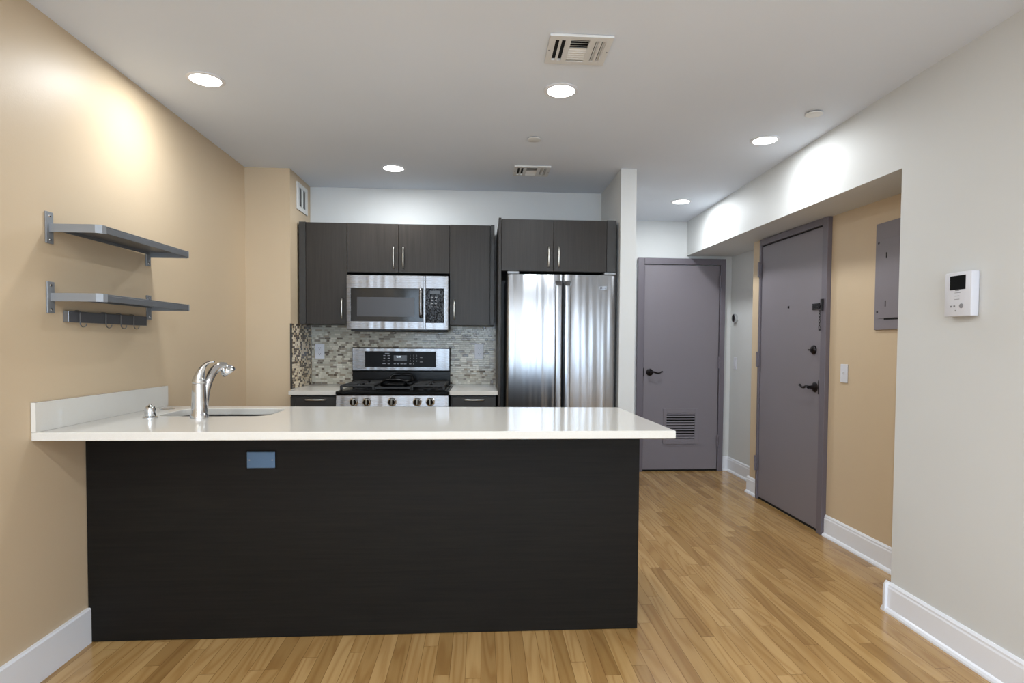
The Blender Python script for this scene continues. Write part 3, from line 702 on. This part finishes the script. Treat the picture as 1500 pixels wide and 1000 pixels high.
g = G(); g.tube([(.24, 3.995, .63), (.25, 3.955, .635), (.3, 3.945, .637), (.78, 3.945, .637), (.83, 3.955, .635), (.84, 3.995, .63)], .013, 12); build('handle', g, STF, fz, smooth=50)
for x0, x1 in ((FX0+.004, FX0+.085), (FX1-.085, FX1-.004)):
    g = G(); g.box(x0, x1, 4.0, 4.12, 1.7125, 1.733, .006); build('hinge_cover', g, GREYP, rf, 'grey plastic hinge cover')
bd = build('logo_badge', (lambda g: g.box(.797, .851, 3.9958, 4.003, 1.612, 1.637, .0006))(G()), STL, drr, 'small silver badge')
g = G(); g.lathe([(0, 0), (.0065, 0), (.0065, .0007), (0, .0007)], (.8105, 3.9958, 1.6245), '-y', 24); build('logo_disc', g, Mat('logo_disc_grey', lin(62, 60, 62), .4).m, bd)
text('logo_letters', 'LG', .0165, Mat('logo_grey', lin(70, 70, 74), .4).m, bd, (.8325, 3.9955, 1.6245), (PI/2, 0, 0))

# ------------------------------------------------------------------ shelves and rail on the left wall
def shelf(ztop, zb, labs):
    r = root('wall_shelf', (-1.615, 2.64, zb), labs, 'shelf')
    xf = -1.424; ya, yb = 2.306, 2.985; th = .031; z0 = ztop-th
    xw = left_x(2.64)+.006
    # tray: thin top sheet with front apron and rounded front corners
    g = G(); c = .03
    g.prism([(xw, ya+.004), (xf-c, ya+.004), (xf-.008, ya+.012), (xf, ya+c), (xf, yb-c), (xf-.008, yb-.012), (xf-c, yb-.004), (xw, yb-.004)], ztop-.006, ztop-.001, 'z', .0008)
    g.box(xf-.005, xf, ya+c, yb-c, z0+.002, ztop-.006, .0015)
    g.box(xw, xw+.004, ya+.02, yb-.02, z0+.012, ztop-.006)
    build('shelf_board', g, GREYD, r)
    for y, s in ((ya, 1), (yb, -1)):
        g = G()
        yo = y if s > 0 else y
        g.box(left_x(y)+.0012, xf-.022, min(y, y+s*.0035), max(y, y+s*.0035), z0, ztop, .001)
        g.hexa([(xf-.022, y, z0), (xf-.004, y+s*.012, z0), (xf+.001, y+s*.030, z0), (xf-.003, y+s*.030, z0), (xf-.007, y+s*.015, z0), (xf-.022, y+s*.0035, z0)],
               [(xf-.022, y, ztop), (xf-.004, y+s*.012, ztop), (xf+.001, y+s*.030, ztop), (xf-.003, y+s*.030, ztop), (xf-.007, y+s*.015, ztop), (xf-.022, y+s*.0035, ztop)])
        b = build('bracket_arm', g, GREYP, r)
        ys0, ys1 = (2.292, 2.329) if s > 0 else (2.951, 2.988)
        g = G(); lx = left_x(ys0)
        g.box(lx+.001, lx+.007, ys0, ys1, zb, zb+.117, .0012); st = build('wall_strip', g, GREYP, b)
        for zz in (zb+.014, zb+.103):
            g = G(); g.lathe([(0, 0), (.0055, 0), (.004, .002), (0, .0022)], (lx+.007, (ys0+ys1)/2, zz), 'x', 12); build('screw', g, CHR, b, smooth=40)
    return r
shelf(1.679, 1.606, 'upper of the two grey metal wall shelves on the tan wall')
shelf(1.422, 1.347, 'lower of the two grey metal wall shelves, directly above the hook rail')
hr = root('hook_rail', (-1.61, 2.64, 1.315), 'dark steel hook rail mounted beneath the lower wall shelf', 'hook rail')
g = G(); a = left_x(2.64)+.004
g.box(a, a+.019, 2.384, 2.912, 1.316, 1.359, .001); rl = build('rail', g, STW, hr)
g = G(); g.box(a-.0005, a+.020, 2.3805, 2.3838, 1.3155, 1.3595, .001); build('end_cap', g, STG, rl, 'lighter end cap')
for k, y in enumerate((2.442, 2.603, 2.706, 2.802)):
    g = G(); x = a+.0225
    g.tube([(a+.004, y, 1.3625), (a+.016, y, 1.3628), (x, y, 1.358), (x, y, 1.335), (x, y, 1.312), (x+.004, y, 1.302), (x+.012, y, 1.298), (x+.020, y, 1.302), (x+.023, y, 1.312)], [(.0035, .0014)]*9, 8, 3)
    o = build('rail_hook', g, STG, None, smooth=50, org=(x, y, 1.36))
    tag(o, ['grey wire hook on the rail, leftmost and nearest the room of the four', 'grey wire hook on the rail, second from the left',
            'grey wire hook on the rail, third from the left', 'grey wire hook on the rail, rightmost of the four'][k], 'hook', 'wire hooks hanging on the hook rail')

# ------------------------------------------------------------------ vents and ceiling fittings
sv = root('wall_vent', (-1.328, 4.44, 2.28), 'white louvred wall vent high on the side of the tan column', 'vent')
g = G()
VY0, VY1, VZ0, VZ1 = 4.315, 4.56, 2.190, 2.385; xa, xb = -1.3285, -1.320
for b in ((VY0, VY0+.045, VZ0, VZ1), (VY1-.045, VY1, VZ0, VZ1), (VY0+.045, VY1-.045, VZ1-.03, VZ1), (VY0+.045, VY1-.045, VZ0, VZ0+.03), (4.427, 4.449, VZ0+.03, VZ1-.03)):
    g.box(xa, xb, b[0], b[1], b[2], b[3], .001)
build('vent_frame', g, VENTW, sv)
g = G(); g.box(-1.3286, -1.3262, VY0+.04, VY1-.04, VZ0+.025, VZ1-.025); build('vent_backing', g, DARK, sv)
g = G()
for k in range(11):
    z = VZ0+.036+k*.0122
    g.box(-1.3260, -1.3240, VY0+.045, VY1-.045, z, z+.0020)
build('louvers', g, VENTW, sv)
def ceiling_vent(x0, x1, y0, y1, lab):
    zc = ceil_z((y0+y1)/2)-.0008
    r = root('ceiling_vent', ((x0+x1)/2, (y0+y1)/2, zc), lab, 'vent', 'square three-way ceiling vents')
    w, h = x1-x0, y1-y0; zf = zc-.010
    X = lambda u: x0+u*w; Y = lambda v: y0+v*h
    g = G()
    holes = [(.10, .165, .14, .86), (.20, .265, .14, .86), (.345, .635, .12, .88), (.735, .80, .14, .86), (.835, .90, .14, .86)]
    xs_ = [0]+[q for hh in holes for q in hh[:2]]+[1]
    for i in range(0, len(xs_), 2): g.box(X(xs_[i]), X(xs_[i+1]), Y(0), Y(1), zf, zc, .001)
    for a, b, v0, v1 in holes: g.box(X(a)-.001, X(b)+.001, Y(0), Y(v0), zf, zc, .001); g.box(X(a)-.001, X(b)+.001, Y(v1), Y(1), zf, zc, .001)
    build('vent_frame', g, VENTW, r)
    g = G(); g.box(X(.05), X(.95), Y(.08), Y(.92), zc-.0016, zc-.0006); build('vent_backing', g, DARK, r)
    g = G()
    for k in range(9):
        v = Y(.14)+k*h*.083; d = .014 if k < 4 else -.010
        g.hexa([(X(.345), v, zf), (X(.635), v, zf), (X(.635), v+.0025, zf), (X(.345), v+.0025, zf)], [(X(.345), v+d, zc-.002), (X(.635), v+d, zc-.002), (X(.635), v+d+.0025, zc-.002), (X(.345), v+d+.0025, zc-.002)])
    for u, d in ((.155, .004), (.255, .004), (.745, .012), (.778, .012), (.845, .012), (.878, .012)):
        g.hexa([(X(u), Y(.14), zf), (X(u)+.002, Y(.14), zf), (X(u)+.002, Y(.86), zf), (X(u), Y(.86), zf)], [(X(u)+d, Y(.14), zc-.002), (X(u)+d+.002, Y(.14), zc-.002), (X(u)+d+.002, Y(.86), zc-.002), (X(u)+d, Y(.86), zc-.002)])
    build('louvers', g, VENTW, r)
    for u in (.03, .97):
        g = G(); g.lathe([(0, 0), (.004, 0), (.003, .0015), (0, .0015)], (X(u), Y(.5), zf), '-z', 10); build('screw', g, STG, r)
ceiling_vent(.257, .508, 2.295, 2.523, 'white three-way ceiling vent nearest the camera, in front of a recessed lamp')
ceiling_vent(.209, .456, 3.968, 4.190, 'farther white ceiling vent close to the kitchen back wall')

dls = ['recessed round ceiling lamp nearest the tan left wall', 'recessed round ceiling lamp just behind the nearer ceiling vent', 'recessed round ceiling lamp between the smoke detector and the hallway',
       'recessed round ceiling lamp above the range and microwave', 'farthest recessed round ceiling lamp, before the door at the hall end',
       'added unseen ceiling lamp over the left of the living room', 'added unseen ceiling lamp over the middle of the living room', 'added unseen ceiling lamp by the left window', 'added unseen ceiling lamp by the middle window', 'added unseen ceiling lamp just behind the camera on its left', 'added unseen ceiling lamp just behind the camera on its right', 'added unseen ceiling lamp by the right window']
for k, (x, y) in enumerate(LAMPS):
    zc = ceil_z(y)-.0008
    r = root('recessed_lamp', (x, y, zc), dls[k], 'ceiling lamp', 'round recessed lamps in the white ceiling')
    g = G(); g.lathe([(.066, 0), (.082, 0), (.082, .002), (.074, .0045), (.066, .0045), (.066, 0)], (x, y, zc), '-z', 40); build('trim_ring', g, TRIM, r, smooth=40)
    g = G(); g.lathe([(0, .0005), (.0655, .0005), (.0655, .003), (.045, .0065), (0, .008)], (x, y, zc), '-z', 40); build('lamp_lens', g, LAMPG, r, smooth=40)
    l = area('lamp_light', (x, y, zc-.012), (0, 0, 0), .12, .12, (LAMP_W, LAMP_W, 4.6, LAMP_W, 8.0)[k] if k < 5 else LAMP_ADDED, (.915, .965, 1.0), 'DISK', PI)
    l.parent = r; l.location = (0, 0, -.012)
def disc(name, x, y, rr_, h, lab, cat):
    zc = ceil_z(y)-.0008; r = root(name, (x, y, zc), lab, cat)
    g = G(); g.lathe([(0, 0), (rr_*.8, 0), (rr_*.8, h*.5), (0, h*.5)], (x, y, zc), '-z', 28); build('base', g, PLASG, r, smooth=40)
    g = G(); g.lathe([(0, h*.5), (rr_, h*.5), (rr_, h*.8), (rr_*.9, h), (0, h)], (x, y, zc), '-z', 32); build('cover', g, VENTW, r, smooth=40)
disc('sprinkler_cover', .298, 3.455, .041, .010, 'flat round white sprinkler cover between the two ceiling vents', 'sprinkler')
disc('smoke_detector', 1.700, 2.962, .043, .012, 'flat round white detector disc on the ceiling near the soffit', 'detector')

# ------------------------------------------------------------------ things on the right-hand walls
ic = root('intercom', (1.91, 2.23, 1.45), 'white wall intercom with a small black screen on the near right wall', 'intercom')
g = G(); g.box(1.880, 1.9145, 2.155, 2.287, 1.364, 1.540, .005); build('housing', g, PLAST, ic, smooth=30)
g = G(); g.box(1.8790, 1.8805, 2.182, 2.259, 1.470, 1.526, .0004); build('screen', g, Mat('dead_screen', lin(3, 3, 4), .3, spec=.2).m, ic, 'small black screen')
g = G()
for y, z, w, h in ((2.222, 1.467, .02, .0015), (2.22, 1.458, .028, .001), (2.222, 1.445, .022, .001), (2.222, 1.432, .024, .001), (2.250, 1.405, .010, .0035), (2.234, 1.405, .008, .0035)):
    g = G(); g.box(1.8792, 1.8803, y-w/2, y+w/2, z-h, z+h); build('key_marking', g, PLASG, ic)
g = G(); g.lathe([(0, 0), (.0095, 0), (.0085, .002), (0, .002)], (1.8801, 2.200, 1.405), '-x', 20); g.lathe([(0, 0), (.003, 0), (.003, .001), (0, .001)], (1.8801, 2.228, 1.387), '-x', 12); build('button', g, PLASG, ic, smooth=40)

def switch(x, y0, y1, z0, z1, lab, two=False):
    r = root('light_switch', (x, (y0+y1)/2, (z0+z1)/2), lab, 'switch')
    g = G(); g.box(x-.007, x-.0008, y0, y1, z0, z1, .0025); build('cover_plate', g, PLAST, r)
    cy, cz = (y0+y1)/2, (z0+z1)/2
    g = G()
    if two: g.box(x-.010, x-.0068, cy-.016, cy+.016, cz-.033, cz+.033, .002)
    else: g.box(x-.015, x-.0068, cy-.005, cy+.005, cz-.004, cz+.012, .002)
    build('toggle', g, PLAST, r)
switch(2.247, 3.470, 3.540, 1.012, 1.127, 'white toggle light switch on the tan wall right of the entry door')
switch(2.427, 5.455, 5.52, 1.003, 1.118, 'white rocker light switch beneath the round thermostat', True)
th = root('thermostat', (2.427, 5.49, 1.49), 'round silver thermostat on the white hallway wall', 'thermostat')
g = G(); g.lathe([(0, 0), (.036, 0), (.036, .006), (.042, .010), (.042, .026), (.038, .030), (.034, .031), (0, .031)], (2.4262, 5.49, 1.492), '-x', 36); build('ring', g, CHR, th, smooth=35)
g = G(); g.lathe([(0, .0312), (.034, .0312), (.030, .0335), (0, .0345)], (2.4262, 5.49, 1.492), '-x', 36); build('display', g, GLASSK, th, smooth=40)

ep = root('electrical_panel', (2.248, 3.04, 1.33), 'grey painted electrical panel cover on the tan wall, partly behind the wall corner', 'electrical panel')
g = G(); g.box(2.236, 2.2475, 2.84, 3.229, 1.334, 1.932, .0015); cv = build('cover', g, DOORP, ep)
g = G(); g.box(2.2325, 2.2358, 2.88, 3.188, 1.398, 1.840, .001); dd = build('panel_door', g, DOORP, cv)
g = G(); g.box(2.2345, 2.2362, 2.88, 3.145, 1.388, 1.3975); build('slot', g, DARK, cv, 'dark slot under the panel door')
for z in (1.822, 1.434):
    g = G(); g.lathe([(0, 0), (.006, 0), (.005, .002), (0, .002)], (2.2359, 3.204, z), '-x', 12); build('screw', g, BRONZE, cv, smooth=40)
for z in (1.745, 1.478):
    g = G(); g.box(2.2312, 2.2326, 3.130, 3.136, z-.016, z+.016); build('hinge_slot', g, DARK, dd)
